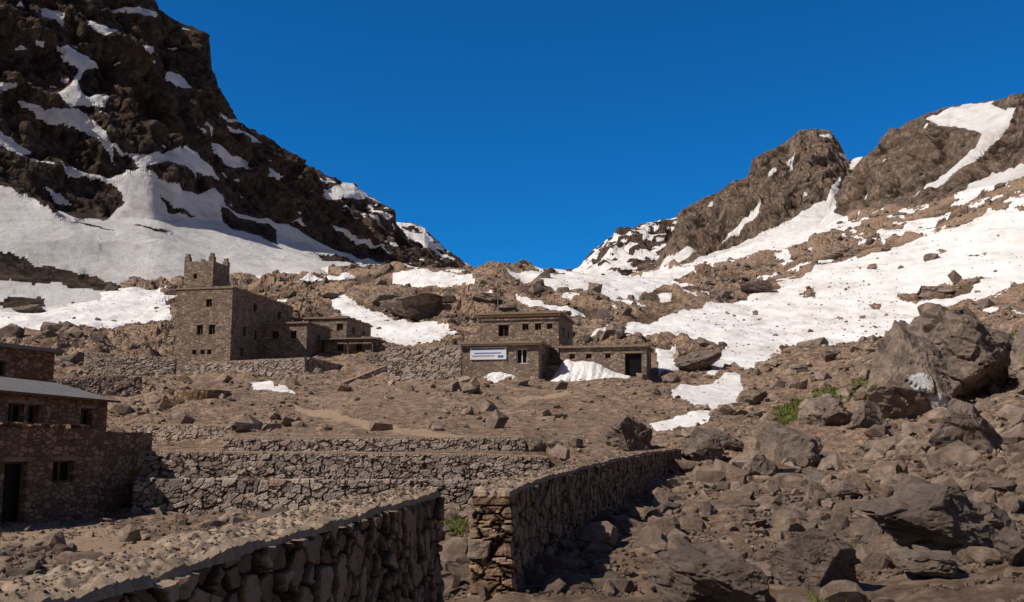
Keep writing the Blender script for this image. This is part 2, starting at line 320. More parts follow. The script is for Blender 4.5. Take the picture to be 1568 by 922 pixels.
# ---------------------------------------------------------------- mountains
def interp(d,x):
    k=sorted(d); return np.interp(x,k,[d[q] for q in k])
def mountain(name,x0,x1,lines,nr,mat,k,seed,lams,extra=None,step=1.8,segk=None,blk=(22,8),bk=.3):
    c=np.arange(x0,x1,step); L=[]
    for n,(a,b) in enumerate(lines):
        py=interp(a,c); YY=interp(b,c)
        w=np.hanning(31); w/=w.sum()
        YY=np.convolve(np.pad(YY,15,'edge'),w,'valid')
        if n<len(lines)-1: py=np.convolve(np.pad(py,15,'edge'),w,'valid')
        L.append(P(c,py,YY))
    back=L[-1].copy(); H=back[...,1]
    b1=back.copy(); b1[:,1]+=H*.12; b1[:,2]-=H*.10; b1[:,0]-=H*.03; L.append(b1); nr=nr+[14]
    rows=[];env=[]
    segk=segk or [(0 if i==0 else 1,1) for i in range(len(lines)-1)]
    for i in range(len(L)-1):
        for j in range(nr[i]):
            t=j/nr[i]; rows.append(L[i]*(1-t)+L[i+1]*t)
            e=1.0
            if i<len(segk): e=segk[i][0]+(segk[i][1]-segk[i][0])*sstep(0,.35,t)
            if i==len(L)-3: e*=1-.65*sstep(.92,1,t)
            if i==len(L)-2: e=.35+.65*sstep(0,.3,t)
            env.append(e)
    rows.append(L[-1]); env.append(1); V=np.array(rows); E=np.array(env)[:,None]
    R,C=V.shape[:2]; X,Y,Z=V[...,0],V[...,1],V[...,2]
    du=np.gradient(V,axis=1); dv=np.gradient(V,axis=0); Nn=np.cross(du,dv); Nn/=np.maximum(np.linalg.norm(Nn,axis=-1,keepdims=True),1e-9)
    Nn*=np.sign(Nn[...,2:3]+1e-9)
    Nn[-15:]=Nn[-16]
    for _ in range(12): Nn=(Nn+np.concatenate([Nn[:1].repeat(9,0),Nn[:-9]])+np.concatenate([Nn[9:],Nn[-1:].repeat(9,0)])+np.concatenate([Nn[:,:1].repeat(9,1),Nn[:,:-9]],1)+np.concatenate([Nn[:,9:],Nn[:,-1:].repeat(9,1)],1))/5
    Nn/=np.linalg.norm(Nn,axis=-1,keepdims=True)
    def disp(soft):
        d=np.zeros_like(X); cv=np.zeros_like(X); o=seed*13.7
        wx=n3(X/lams[0]*1.3+o,Y/lams[0],Z/lams[0]+3)*.35
        for q,lam in enumerate(lams):
            a=n3(X/lam+o+wx,Y/lam*.8+lam,Z/lam*.5+o+wx)
            r=(1-2*np.abs(a))-.45
            amp=lam*k*(1 if q<2 else (1.2 if q<4 else 1.8))
            g=(r if q<3 else (.75*r+.45*a))
            if q>=2: cv+=g*(.9 if q<5 else .5)
            d+=g*amp*(soft if q>0 else .5+.5*soft)
        for n,lam in enumerate(blk):
            wv=n3(X/lam*.8+o,Y/lam*.8,Z/lam*.8)*.4
            f1,f2,idr=vor3(X/lam+Z/lam*.35+wv,Y/lam*.6,Z/(lam*1.9)+wv,seed+n)
            cr=sstep(0,.16,f2-f1); d+=((idr-.5)*1.6*cr-(1-cr)*.35)*lam*bk*soft; cv+=(cr-.8)*.9+(idr-.5)*.35
        return d*E,cv
    d0,_=disp(np.full_like(X,.35)); q0=V+Nn*d0[...,None]; px,py=proj(q0[...,0],q0[...,1],q0[...,2])
    snow,_,_,_=layout(px,py,X,Y,Z,9)
    if extra is not None: snow|=extra(px,py,X,Y,Z)
    sb=blur(snow,3); soft=1-.84*sb
    d,cv=disp(soft)
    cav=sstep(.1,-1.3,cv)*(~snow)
    V2=V+Nn*d[...,None]
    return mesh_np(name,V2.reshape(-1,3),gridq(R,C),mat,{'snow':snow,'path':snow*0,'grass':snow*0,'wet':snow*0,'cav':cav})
lc={-700:300,-500:44,-300:-240,0:-130,160:-60,235:-6,262:25,300:48,318:62,325:110,345:150,370:185,420:215,455:250,482:264,510:310,560:362,620:400,680:425}
def ex_left(px,py,X,Y,Z):
    h=n3(X/14,Y/14,Z/6)+.5*n3(X/4+3,Y/5,Z/2.5); return (h>.74)&(py<330)
mountain('mountain',-700,680,[
 ({-700:560,0:530,240:520,480:470,640:455,680:450},{-700:150,0:168,240:180,480:220,680:250}),
 ({-700:470,0:410,240:430,480:415,640:420,680:430},{-700:165,0:212,240:235,480:300,680:400}),
 ({-700:400,-300:270,0:285,120:315,240:335,350:335,480:378,560:395,620:410,680:430},{-700:180,-300:215,0:258,240:290,480:430,620:500,680:520}),
 (lc,{-700:200,-500:230,-300:292,0:350,240:416,482:512,620:570,680:590})],
 [24,70,230],M_MTD,.14,1,[46,24,13,7,3.6,1.8,.9],ex_left,segk=[(0,.18),(.18,.4),(.4,1)],blk=(17,6,3),bk=.25)
def ex_far(th):
    def f(px,py,X,Y,Z):
        h=n3(X/22,Y/22,Z/14)+.6*n3(X/8,Y/8,Z/5+4); return h>th
    return f
mountain('mountain',430,740,[({430:440,740:440},{430:520,740:600}),
 ({430:235,482:262,510:275,545:281,575:305,600:325,606:345,625:365,660:392,700:414,740:432},{430:700,740:780})],[150],M_MTD,.13,2,[60,30,15,8,4,2],ex_far(.5),blk=(24,9),bk=.2)
mountain('mountain',585,760,[({585:445,760:445},{585:800,760:850}),
 ({585:350,600:340,625:343,650:350,662:368,690:388,715:405,760:432},{585:1000,760:1050})],[80],M_MTD,.11,3,[60,30,15,8,4],ex_far(.15),blk=(30,),bk=.15)
mountain('mountain',1262,2280,[
 ({1262:350,1300:350,1400:330,1568:303,2280:120},{1262:500,1400:425,1568:345,2280:250}),
 ({1262:355,1275:325,1283:300,1300:270,1320:248,1345:228,1368:205,1395:185,1420:172,1445:165,1500:158,1530:155,1568:143,1700:120,2280:-60},{1262:560,1400:520,1568:450,2280:380})],
 [210],M_MTR,.13,4,[50,26,14,7,3.6,1.8,.9],ex_far(.85),segk=[(.3,1)],blk=(20,8,4),bk=.23)
mountain('mountain',985,1345,[
 ({985:430,1000:428,1150:405,1280:360,1345:355},{985:560,1345:560}),
 ({985:425,1008:412,1018:380,1035:348,1050:325,1075:308,1100:292,1150:265,1158:245,1185:230,1212:216,1225:200,1250:193,1272:203,1288:225,1300:246,1320:240,1345:250},{985:700,1250:760,1345:740})],
 [190],M_MTR,.13,5,[60,32,17,9,5,2.6,1.4],ex_far(.85),segk=[(.3,1)],blk=(26,11,5),bk=.24)
mountain('mountain',865,1080,[({865:440,1080:440},{865:850,1080:850}),
 ({865:420,885:407,905:385,930:367,955:353,990:341,1040:333,1080:330},{865:1050,1080:1100})],[90],M_MTD,.12,6,[60,30,15,8,4],ex_far(.0),blk=(30,12),bk=.2)
print('mountains',time.time()-T0)
# ---------------------------------------------------------------- picking helper
bpy.context.view_layer.update()
def ray(px,py):
    d=P(px,py,1.0); d=Vector(d).normalized()
    ok,l,n,i=ground.ray_cast(Vector((0,0,0)),d)
    return l if ok else Vector(P(px,py,60))
def gz(x,y):
    ok,l,n,i=ground.ray_cast(Vector((x,y,300)),Vector((0,0,-1)))
    return l.z if ok else 0
# ---------------------------------------------------------------- rocks
def ico(sub):
    b=bmesh.new(); bmesh.ops.create_icosphere(b,subdivisions=sub,radius=1); 
    v=np.array([x.co[:] for x in b.verts]); f=np.array([[q.index for q in p.verts] for p in b.faces]); b.free(); return v,f
ICO={s:ico(s) for s in (1,2,5,6)}
def cut_rock(sub,r,ncut=11,lo=.5,hi=.85):
    v,f=ICO[sub]; v=v.copy()
    for _ in range(ncut):
        n=r.normal(size=3); n/=np.linalg.norm(n); d=r.uniform(lo,hi); s=v@n; m=s>d
        v[m]-=np.outer(s[m]-d,n)
    return v,f
variants=[cut_rock(1,rng,8,.35,.8) for _ in range(16)]
variants2=[cut_rock(2,rng,10,.35,.75) for _ in range(14)]
def rotz(a):
    c,s=np.cos(a),np.sin(a); z=np.zeros_like(a); o=z+1
    return np.stack([np.stack([c,-s,z],-1),np.stack([s,c,z],-1),np.stack([z,z,o],-1)],-2)
def rotx(a):
    c,s=np.cos(a),np.sin(a); z=np.zeros_like(a); o=z+1
    return np.stack([np.stack([o,z,z],-1),np.stack([z,c,-s],-1),np.stack([z,s,c],-1)],-2)
def scatter(name,pos,size,mat,vs,tlo=.25):
    n=len(pos); which=rng.integers(0,len(vs),n); AV=[];AF=[];AT=[];off=0
    for k in range(len(vs)):
        m=which==k; c=m.sum()
        if not c: continue
        v,f=vs[k]; sc=size[m][:,None]*np.stack([rng.uniform(.75,1.3,c),rng.uniform(.5,1.1,c),rng.uniform(.4,.9,c)],-1)
        Rm=rotz(rng.uniform(0,6.28,c))@rotx(rng.normal(0,.4,c))
        w=np.einsum('nij,nvj->nvi',Rm,v[None]*sc[:,None,:])+pos[m][:,None,:]
        w[...,2]+=(size[m]*.12)[:,None]
        AV.append(w.reshape(-1,3)); AF.append((f[None]+(np.arange(c)*len(v))[:,None,None]).reshape(-1,3)+off); off+=c*len(v)
        AT.append(np.repeat(rng.uniform(tlo,1,c),len(v)))
    return mesh_np(name,np.concatenate(AV),np.concatenate(AF),mat,{'tint':np.concatenate(AT)})
flat=V.reshape(-1,3); fx=px.ravel(); fy=py.ravel(); fY=flat[:,1]; sn=snow.ravel(); pa=(path|wet).ravel()
clump=n2(flat[:,0]/(.06*fY+.5),flat[:,1]/(.12*fY+.5))+.3
dens=np.where(sn,.05,1.0)*np.where(pa,.15,1)*np.clip(clump+.5,.1,1.6)
dens*=(fx>-150)&(fx<1720)&(fY>7)&(fY<460)
dens=np.where((fY>41)&(fY<50)&(fx<850)&(fx>0),dens*.02,dens)
dens=np.where((fY>50)&(fY<95)&(fx<1000)&(fx>350),dens*.5,dens)
dens=np.where((fY<41)&(fx<640),dens*.3,dens)
dens=np.where((fx>1000)&(fY<120),dens*1.7,dens)
dens=np.where((fY<26)&(fx<110)&(fx>-60)&(fY>12),dens*14,dens)
def pick(m,n):
    p=dens*m; p=p/p.sum(); return rng.choice(len(flat),n,p=p)
i=pick(fY<38,17000); s=np.clip(.042*(rng.pareto(1.8,len(i))+1),0,.42)*np.clip(fY[i]/18,.75,1.4)
scatter('scree_stones',flat[i]+rng.normal(0,.03,(len(i),3))*[1,1,0],s,M_SCREE,variants2)
i=pick(fY<48,46000); s=rng.uniform(.02,.07,len(i))*np.clip(fY[i]/16,.75,2)
scatter('gravel',flat[i]+rng.normal(0,.05,(len(i),3))*[1,1,0],s,M_SCREE,variants,.3)
i=pick((fY>=30)&(fY<125),34000); s=np.clip(fY[i]/F*1.3*(rng.pareto(1.9,len(i))+1),.05,1.1)
scatter('scree_stones',flat[i],s,M_SCREE,variants)
i=pick((fY>=120),26000); s=np.clip(fY[i]/F*1.0*(rng.pareto(2.0,len(i))+1),.2,2.4)
scatter('scree_stones',flat[i],s,M_ROCK,variants,.5)
print('scree',time.time()-T0)
def boulder(pxc,pyb,wp,hp,seed,depth=.9,lo=.35,hi=.75,mat=None,tilt=0,name='boulder',Yf=None,ncut=20,sub=5,tint=1.0,rough=1.0):
    r=np.random.default_rng(seed); v,f=cut_rock(sub,r,ncut,lo,hi)
    b=ray(pxc,pyb) if Yf is None else Vector(P(pxc,pyb,Yf)); Yd=b.y; w=wp*Yd/F; h=hp*Yd/F
    ext=(v.max(0)-v.min(0)); cen=(v.max(0)+v.min(0))/2
    v=(v-cen)/ext; o=seed*3.3
    nn=v/np.linalg.norm(v,axis=1)[:,None]
    q=v*3+o
    a=n3(q[:,0],q[:,1],q[:,2]); 
    c=1-2*np.abs(n3(q[:,0]*2.2,q[:,1]*2.2,q[:,2]*3.5)); e=n3(q[:,0]*7,q[:,1]*7,q[:,2]*9); e2=n3(q[:,0]*16,q[:,1]*16,q[:,2]*16)
    sh=q[:,0]*.35
    f1,f2,idr=vor3(q[:,0]*.9+a*.3,q[:,1]*.9,(q[:,2]+sh)*1.5+a*.3,seed%9); cr=sstep(0,.10,f2-f1)
    g1,g2,idg=vor3(q[:,0]*2.4+a*.4,q[:,1]*2.4,(q[:,2]+sh)*3.6,seed%7); cg=sstep(0,.12,g2-g1)
    v=v+nn*((a*.04+(c-.4)*.01+e*.007+e2*.005+(idr-.5)*.085*cr-(1-cr)*.024+(idg-.5)*.036*cg)*rough)[:,None]
    if tilt:
        ca,sa=math.cos(tilt),math.sin(tilt); v=v@np.array([[ca,0,-sa],[0,1,0],[sa,0,ca]])
    v=v*[w,w*depth,h*1.15]
    v+=np.array([b.x,b.y+w*depth*.3,b.z+h*.42])
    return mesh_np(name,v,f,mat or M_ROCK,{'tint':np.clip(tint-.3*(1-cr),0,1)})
pb=ray(1412,640)
p1=P(1408,585,pb.y-.6); p2=P(1436,618,pb.y-.6)
M_PAINT=rock_mat('painted_boulder_stone',*RC,1.2,[(tuple(p1),.6),(tuple(p2),.5)])
boulder(1412,640,135,160,11,mat=M_PAINT,sub=6); boulder(1500,612,190,145,12,sub=6); boulder(1475,600,120,140,33); boulder(1640,600,160,120,34)
boulder(1492,698,110,85,13); boulder(1462,852,235,112,71,lo=.5,hi=.78,tint=.85,sub=6,ncut=14,depth=.7); boulder(1360,842,70,62,72,lo=.45,hi=.75,tint=.8); boulder(1570,868,80,60,35)
boulder(1262,908,130,92,15,tint=.9,sub=6); boulder(1105,945,180,100,16,tint=.9,sub=6); boulder(968,690,74,54,58,tint=.7); boulder(1212,714,90,70,18,tilt=-.3)
boulder(1085,712,72,55,19); boulder(1070,568,70,34,20,tint=.6); boulder(1335,656,52,48,21,tint=.7); boulder(1270,652,75,45,22)
boulder(1165,742,60,45,23); boulder(1430,885,90,40,24); boulder(1275,630,40,28,25); boulder(1225,570,30,16,27); boulder(1275,552,30,16,28,tint=.5)
boulder(820,692,34,26,29); boulder(850,690,26,20,30); boulder(1390,520,60,30,31)
boulder(625,490,100,42,41,lo=.3,hi=.7); boulder(590,470,60,26,57)
boulder(745,465,50,18,45,tint=.8); boulder(40,478,50,14,47,tint=.7); boulder(65,522,40,18,48,tint=.6)
boulder(1160,448,60,20,49); boulder(1290,395,60,20,50); boulder(1450,452,80,20,51,tint=.9)
boulder(1120,690,40,26,52,tint=.6);boulder(1350,700,50,30,53);boulder(1300,765,46,30,54);boulder(1240,700,46,30,55,tint=.7);boulder(1160,620,34,22,56)
# ---------------------------------------------------------------- stone walls (modelled stones)
CAPS=[]
def stone_wall(name,path,thick,res,cell,depth,mat,seed=0,cap=True,sink=.4):
    p=np.array(path,float); seg=np.hypot(*np.diff(p[:,:2],axis=0).T); S=np.concatenate([[0],np.cumsum(seg)]); L=S[-1]
    Hm=(p[:,3]-p[:,2]).max()+sink
    ni=max(2,int(L/res)); nj=max(2,int(thick/res)); nk=max(2,int(Hm/res))
    def face(A,B,fix):
        a,b=np.meshgrid(np.arange(A+1),np.arange(B+1),indexing='ij'); idx=np.arange((A+1)*(B+1)).reshape(A+1,B+1)
        q=np.stack([idx[:-1,:-1],idx[1:,:-1],idx[1:,1:],idx[:-1,1:]],-1).reshape(-1,4); return fix(a.ravel(),b.ravel()),q
    z0=lambda a:np.zeros_like(a)
    fs=[face(ni,nk,lambda a,b:(a,z0(a),b)),face(ni,nk,lambda a,b:(a,z0(a)+nj,b)),face(ni,nj,lambda a,b:(a,b,z0(a)+nk)),face(nj,nk,lambda a,b:(z0(a),a,b)),face(nj,nk,lambda a,b:(z0(a)+ni,a,b))]
    pts=[];qs=[];o=0
    for (a,b,c),q in fs: pts.append(np.stack([a,b,c],-1)); qs.append(q+o); o+=len(a)
    pts=np.concatenate(pts); q=np.concatenate(qs); key=(pts[:,0]*(nj+1)+pts[:,1])*(nk+1)+pts[:,2]
    _,ui,inv=np.unique(key,return_index=True,return_inverse=True); g=pts[ui]; q=inv.ravel()[q]
    s=g[:,0]/ni*L; l=(g[:,1]/nj-.5)*thick; z=g[:,2]/nk*Hm
    N=np.stack([(g[:,0]==ni)*1.-(g[:,0]==0),(g[:,1]==nj)*1.-(g[:,1]==0),(g[:,2]==nk)*1.],-1); N/=np.maximum(np.linalg.norm(N,axis=1),1e-6)[:,None]
    top=(g[:,2]>=nk-max(1,int(.02/res)))
    wz=.3*n2(s/.8+seed,z/.8)+.12*n2(s/.15+seed,z/.15)
    f1,f2,idr=vor3(s/cell[0]+wz,l/cell[0]*.8+.3,z/cell[1]+wz,seed,1.0)
    h1,h2,idh=vor3(s/cell[0]*1.9+wz,l/cell[0]*1.6+.3,z/cell[1]*1.9+wz,seed+1,1.0)
    small=idr>.72
    gap=np.where(small,np.minimum(f2-f1,(h2-h1)*.8),f2-f1); idr=np.where(small,idh,idr/.72)
    h=sstep(0,.10,gap)*(.45+.7*idr)
    tilt=(np.modf(idr*7.3)[0]-.5)*(n3(s/cell[0]*1.1,l*2,z/cell[1]*1.1))*.9
    fine=n3(s/.09,l/.09,z/.09)*.16+n3(s/.035,l/.035,z/.035)*.10
    dd=(h+fine+tilt*sstep(0,.1,gap))*depth
    if cap:
        lump=n3(s/.16,l/.12,z*0+seed); lump2=n3(s/.05,l/.05,z*0+4)
        dd=np.where(top,depth*(.5+.35*lump+.3*lump2+.3*n3(s/.5,l/.5,z*0)),dd)
    x=np.interp(s,S,p[:,0]); y=np.interp(s,S,p[:,1]); zb=np.interp(s,S,p[:,2])-sink; zt=np.interp(s,S,p[:,3])
    tx=np.gradient(np.interp(np.linspace(0,L,200),S,p[:,0])); ty=np.gradient(np.interp(np.linspace(0,L,200),S,p[:,1])); w=np.hanning(15);w/=w.sum()
    tx=np.convolve(np.pad(tx,7,'edge'),w,'valid'); ty=np.convolve(np.pad(ty,7,'edge'),w,'valid'); m=np.hypot(tx,ty); tx/=m;ty/=m
    ss=np.linspace(0,L,200); tx=np.interp(s,ss,tx); ty=np.interp(s,ss,ty)
    wob=.025*n2(s/2.5+seed,s*0+3)+.015*n2(s/.5,s*0+seed)
    batter=1+.12*(1-z/Hm)
    l2=l*batter+N[:,1]*dd; s2=N[:,0]*dd; zz=zb+(zt-zb)*z/Hm+N[:,2]*dd+wob*(z/Hm)**4*1.2
    W=np.stack([x+tx*s2+ty*l2,y+ty*s2-tx*l2,zz],-1)
    if res<.03: CAPS.append(W[g[:,2]==nk])
    return mesh_np(name,W,q,mat,{'cell':idr,'gap':gap,'cap':(top*1.0 if cap else top*0)})
def PW(px,pb,pt,Y):
    a=P(px,pb,Y); b=P(px,pt,Y); return (float(a[0]),Y,float(a[2]),float(b[2]))
a=PW(632,935,757,10.0); b=PW(0,1100,925,3.7)
d=np.array([b[0]-a[0],b[1]-a[1]]); d/=np.hypot(*d)
c=(b[0]+d[0]*2.6,b[1]+d[1]*2.6,b[2],b[3]+.0)
stone_wall('dry_stone_wall',[c,b,a],.42,.011,(.20,.26),.085,M_DWALL,3)
stone_wall('dry_stone_wall',[PW(752,917,757,12),PW(805,868,735,15.2),PW(895,806,712,22),PW(975,758,695,32),PW(1035,722,688,45)],.38,.020,(.30,.18),.075,M_DWALL,8)
cp=np.concatenate(CAPS); ii=rng.choice(len(cp),5500); sz=rng.uniform(.006,.022,len(ii))*np.clip(cp[ii][:,1]/9,.6,2.2)
scatter('wall_top_pebbles',cp[ii],sz,M_SCREE,variants,.3)
stone_wall('terrace_wall',[PW(207,800,735,42),PW(450,800,737,42),PW(745,795,738,42)],.5,.042,(.46,.32),.10,M_TWALL,4,cap=False)
stone_wall('terrace_wall',[PW(207,745,692,44.62),PW(500,745,694,44.6),PW(735,742,696,44.6),PW(838,735,700,44.6)],.6,.042,(.36,.25),.09,M_TWALL,5)
stone_wall('terrace_wall',[PW(345,695,672,48.2),PW(600,695,671,48.2),PW(803,694,670,48.2)],.55,.045,(.34,.22),.08,M_TWALL,6)
stone_wall('stone_wall',[PW(205,694,650,54),PW(358,692,651,52)],.5,.05,(.34,.22),.06,M_TWALL,7)
def fw(pts,seed,name='stone_wall',cell=(.5,.3)): stone_wall(name,[PW(*p) for p in pts],.5,.085,cell,.08,M_TWALL,seed,sink=1.2)
fw([(285,592,556,101),(380,596,552,99),(467,600,548,97)],10); fw([(469,598,548,97.5),(548,588,566,108)],11)
fw([(130,572,539,106),(268,576,549,106)],12); fw([(596,580,532,86.5),(706,580,529,85.5)],13); fw([(75,606,580,80),(215,606,574,82)],14); fw([(512,601,590,88),(550,590,576,91),(590,580,560,93)],15)
fw([(560,560,538,104),(600,560,545,104)],17)
# ---------------------------------------------------------------- buildings
class MB:
    def __init__(s): s.v=[];s.f=[]
    def q(s,*p):
        o=len(s.v); s.v+= [tuple(map(float,x)) for x in p]; s.f.append(tuple(range(o,o+len(p))))
    def box(s,c,ux,uy,w,d,z0,z1):
        A=[(c[0]+ux[0]*a*w+uy[0]*b*d,c[1]+ux[1]*a*w+uy[1]*b*d) for a,b in ((0,0),(1,0),(1,1),(0,1))]
        for i in range(4): p,q=A[i],A[(i+1)%4]; s.q((*p,z0),(*q,z0),(*q,z1),(*p,z1))
        s.q(*[(*p,z1) for p in A]); s.q(*[(*p,z0) for p in A[::-1]])
    def obj(s,name,mat,parent):
        if not s.v: return
        me=bpy.data.meshes.new(name); me.from_pydata(s.v,[],s.f); me.materials.append(mat); return link(bpy.data.objects.new(name,me),parent)
def wall_face(B,p,d,inn,w,z0,z1,ops):
    us=sorted({0,w,*[o[0] for o in ops],*[o[1] for o in ops]}); zs=sorted({z0,z1,*[o[2] for o in ops],*[o[3] for o in ops]})
    pt=lambda u,z,k=0:(p[0]+d[0]*u+inn[0]*k,p[1]+d[1]*u+inn[1]*k,z)
    for a,b in zip(us,us[1:]):
        for c,e in zip(zs,zs[1:]):
            um,zm=(a+b)/2,(c+e)/2
            if any(o[0]<um<o[1] and o[2]<zm<o[3] for o in ops): continue
            B['walls'].q(pt(a,c),pt(b,c),pt(b,e),pt(a,e))
    for o in ops:
        a,b,c,e=o[:4]; kind=o[4] if len(o)>4 else 'w'; k=.35
        B['walls'].q(pt(a,c),pt(a,c,k),pt(a,e,k),pt(a,e)); B['walls'].q(pt(b,c),pt(b,c,k),pt(b,e,k),pt(b,e))
        B['walls'].q(pt(a,c),pt(b,c),pt(b,c,k),pt(a,c,k)); B['walls'].q(pt(a,e),pt(b,e),pt(b,e,k),pt(a,e,k))
        B['windows' if kind!='d' else 'door'].q(pt(a,c,.3),pt(b,c,.3),pt(b,e,.3),pt(a,e,.3))
        fr=B['white_frame'] if kind=='W' else B['frame']
        t=.07; pr=lambda u0,u1,za,zb: fr.box(pt(u0,0,.2)[:2],d,inn,u1-u0,.06,za,zb)
        pr(a,b,c,c+t); pr(a,b,e-t,e); pr(a,a+t,c+t,e-t); pr(b-t,b,c+t,e-t)
        if kind!='d': pr((a+b)/2-t/2,(a+b)/2+t/2,c+t,e-t)
        B['lintel'].box(pt(a-.15,0,-.03)[:2],d,inn,b-a+.3,.25,e+.002,e+.16)
def new_B():
    from collections import defaultdict
    return defaultdict(MB)
def finish(B,name,stone):
    e=empty(name)
    mm={'walls':stone,'windows':M_DARK,'door':M_DARK,'frame':M_WOOD,'white_frame':M_WHITE,'lintel':M_ROOF,'roof':M_ROOF,'metal_roof':M_METAL,'antenna':M_METAL,'beams':M_WOOD,'panel':M_DARK}
    for k,b in B.items(): b.obj(k,mm[k],e)
    return e
def block(B,O,u,v,u0,u1,v0,v1,z0,z1,front=(),right=(),left=(),roof=True,over=.22):
    c=lambda a,b:(O[0]+u[0]*a+v[0]*b,O[1]+u[1]*a+v[1]*b); nv=(-v[0],-v[1]); nu=(-u[0],-u[1])
    wall_face(B,c(u0,v0),u,v,u1-u0,z0,z1,[(o[0]-u0,o[1]-u0,*o[2:]) for o in front])
    wall_face(B,c(u1,v0),v,nu,v1-v0,z0,z1,[(o[0]-v0,o[1]-v0,*o[2:]) for o in right])
    wall_face(B,c(u0,v0),v,u,v1-v0,z0,z1,list(left)); wall_face(B,c(u0,v1),u,nv,u1-u0,z0,z1,[])
    if roof:
        B['roof'].box(c(u0-over,v0-over),u,v,u1-u0+2*over,v1-v0+2*over,z1+.003,z1+.2)
        for k in range(int((u1-u0)*1.6)):
            a=u0-over+rng.uniform(0,u1-u0+over); w=rng.uniform(.2,.5); B['walls'].box(c(a,v0-over+.02),u,v,w,.3,z1+.203,z1+.22+rng.uniform(.04,.16))
        for k in range(int((v1-v0)*1.2)):
            b=v0+rng.uniform(.4,v1-v0-.5); w=rng.uniform(.2,.5); B['walls'].box(c(u1+over-.34,b),u,v,.3,w,z1+.203,z1+.22+rng.uniform(.04,.16))
O=P(352,553,110)[:2]; v=np.array((.18,.984)); v/=np.hypot(*v); u=np.array((v[1],-v[0]))
B=new_B()
W=lambda c,z,w=.8,h=.95,k='w':(c-w/2,c+w/2,z-h/2,z+h/2,k)
block(B,O,u,v,-6.7,0,0,17,7.5,17.3,front=[W(-2.8,15.7,.7,.9),W(-3.75,12.7,.75,1.1),W(-2.3,12.7,.75,1.1),W(-4.3,10.2,.5,.55),W(-3.3,10.2,.5,.55),W(-2.5,10.2,.5,.55)],
  right=[W(6,15.9,1.0,1.0),W(3.5,12.8,.9,1.1),W(6.5,12.7,.9,1.1),W(13,15.9,1,1),W(3,10.4,.8,1)],over=.1)
block(B,O,u,v,-6.3,-2.75,.55,4.6,17.5,20.6,front=[W(-4.9,18.9,.45,.6)],right=[],roof=False)
cc=lambda a,b:(O[0]+u[0]*a+v[0]*b,O[1]+u[1]*a+v[1]*b)
for (a,b) in ((-6.303,.547),(-3.35,.547),(-3.35,4.0),(-6.303,4.0)): B['walls'].box(cc(a,b),u,v,.606,.606,20.6,21.15)
for (a,b) in ((-6.2,.65),(-3.25,.65),(-3.25,4.1),(-6.2,4.1)): B['walls'].box(cc(a,b),u,v,.4,.4,21.15,21.55)
B['walls'].box(cc(-6.2,.7),u,v,3.3,3.7,20.4,20.62)
block(B,O,u,v,0.004,5.6,8.2,16,8.5,14.2,front=[W(3.9,12.9,.8,.9),W(1.6,12.9,.8,.9)],right=[W(12,12.8,.8,.9)])
block(B,O,u,v,0.004,7.2,17.31,27,8.5,15.9,front=[W(6.3,14.8,.8,.9)],right=[W(20,14.6,.9,.9),W(24,14.6,.9,.9)])
block(B,O,u,v,5.904,12.0,13,20,8.5,12.7,front=[W(8,11.7,.8,.8),W(10.4,11.7,.8,.8)])
B['metal_roof'].box(cc(5.9,11.0),u,v,7.0,1.7,12.55,12.65)
for a in (6.1,9.5,12.6): B['beams'].box(cc(a,11.35),u,v,.14,.14,9,12.54)
B['lintel'].box(cc(-6.72,-.02),u,v,6.74,.02,16.5,16.6)
finish(B,'stone_lodge_with_tower',M_B1)
O=P(825,580,86)[:2]; an=math.radians(12); u=np.array((math.cos(an),-math.sin(an))); v=np.array((math.sin(an),math.cos(an)))
B=new_B(); cc=lambda a,b:(O[0]+u[0]*a+v[0]*b,O[1]+u[1]*a+v[1]*b)
block(B,O,u,v,-6.9,0,0,5.9,3.8,8.7,front=[W(-1.5,7.6,.95,1.3,'W')],right=[W(2,7.5,.8,.9)],over=.3)
block(B,O,u,v,-7,.75,6.21,15,4,12.1,front=[W(-4.5,10.6,1,1.1),W(-2.4,10.9,.6,.6),W(-1.2,10.9,.6,.6),W(-.1,10.9,.5,.5)],right=[W(9,10.7,.8,.8),W(12,10.7,.8,.8)],over=.25)
block(B,O,u,v,1.3,9.0,3.5,9.5,3.8,8.55,front=[W(2.4,7.8,.5,.45),W(3.9,7.8,.5,.45),W(5.6,7.8,.5,.45),(7.1,8.6,5.9,8.0,'d')],right=[W(6,7.5,.8,.8)],over=.25)
B['walls'].box(cc(0.02,3.0),u,v,1.25,.4,4,7.0)
for a,b,h in ((-5.5,8,1.9),(-5.0,8.2,1.6),(-4.6,8,1.0),(-3.2,9,.9),(-1,9,.7)): B['antenna'].box(cc(a,b),u,v,.07,.07,12.3,12.3+h)
B['panel'].box(cc(-5.3,7.8),u,v,1.6,.05,12.6,13.0); B['antenna'].box(cc(-3.6,9),u,v,.9,.5,12.31,12.85)
B['beams'].box(cc(-7.25,5.9),u,v,8.2,.05,11.85,12.0); B['beams'].box(cc(-7.15,-.33),u,v,7.4,.1,8.52,8.66)
finish(B,'stone_mountain_refuge',M_B1)
s=empty('banner_sign'); b1=MB(); b1.box(cc(-6.1,-.12),u,v,3.25,.06,7.35,8.42); b1.obj('board',M_WHITE,s); b2=MB()
for k,(a,w,z,h) in enumerate(((-5.95,2.95,8.2,.14),(-5.7,2.4,7.85,.1),(-5.9,2.0,7.62,.08),(-3.6,.5,7.5,.2))): b2.box(cc(a,-.125),u,v,w,.004,z,z+h)
b2.obj('lettering',M_BLUE,s)
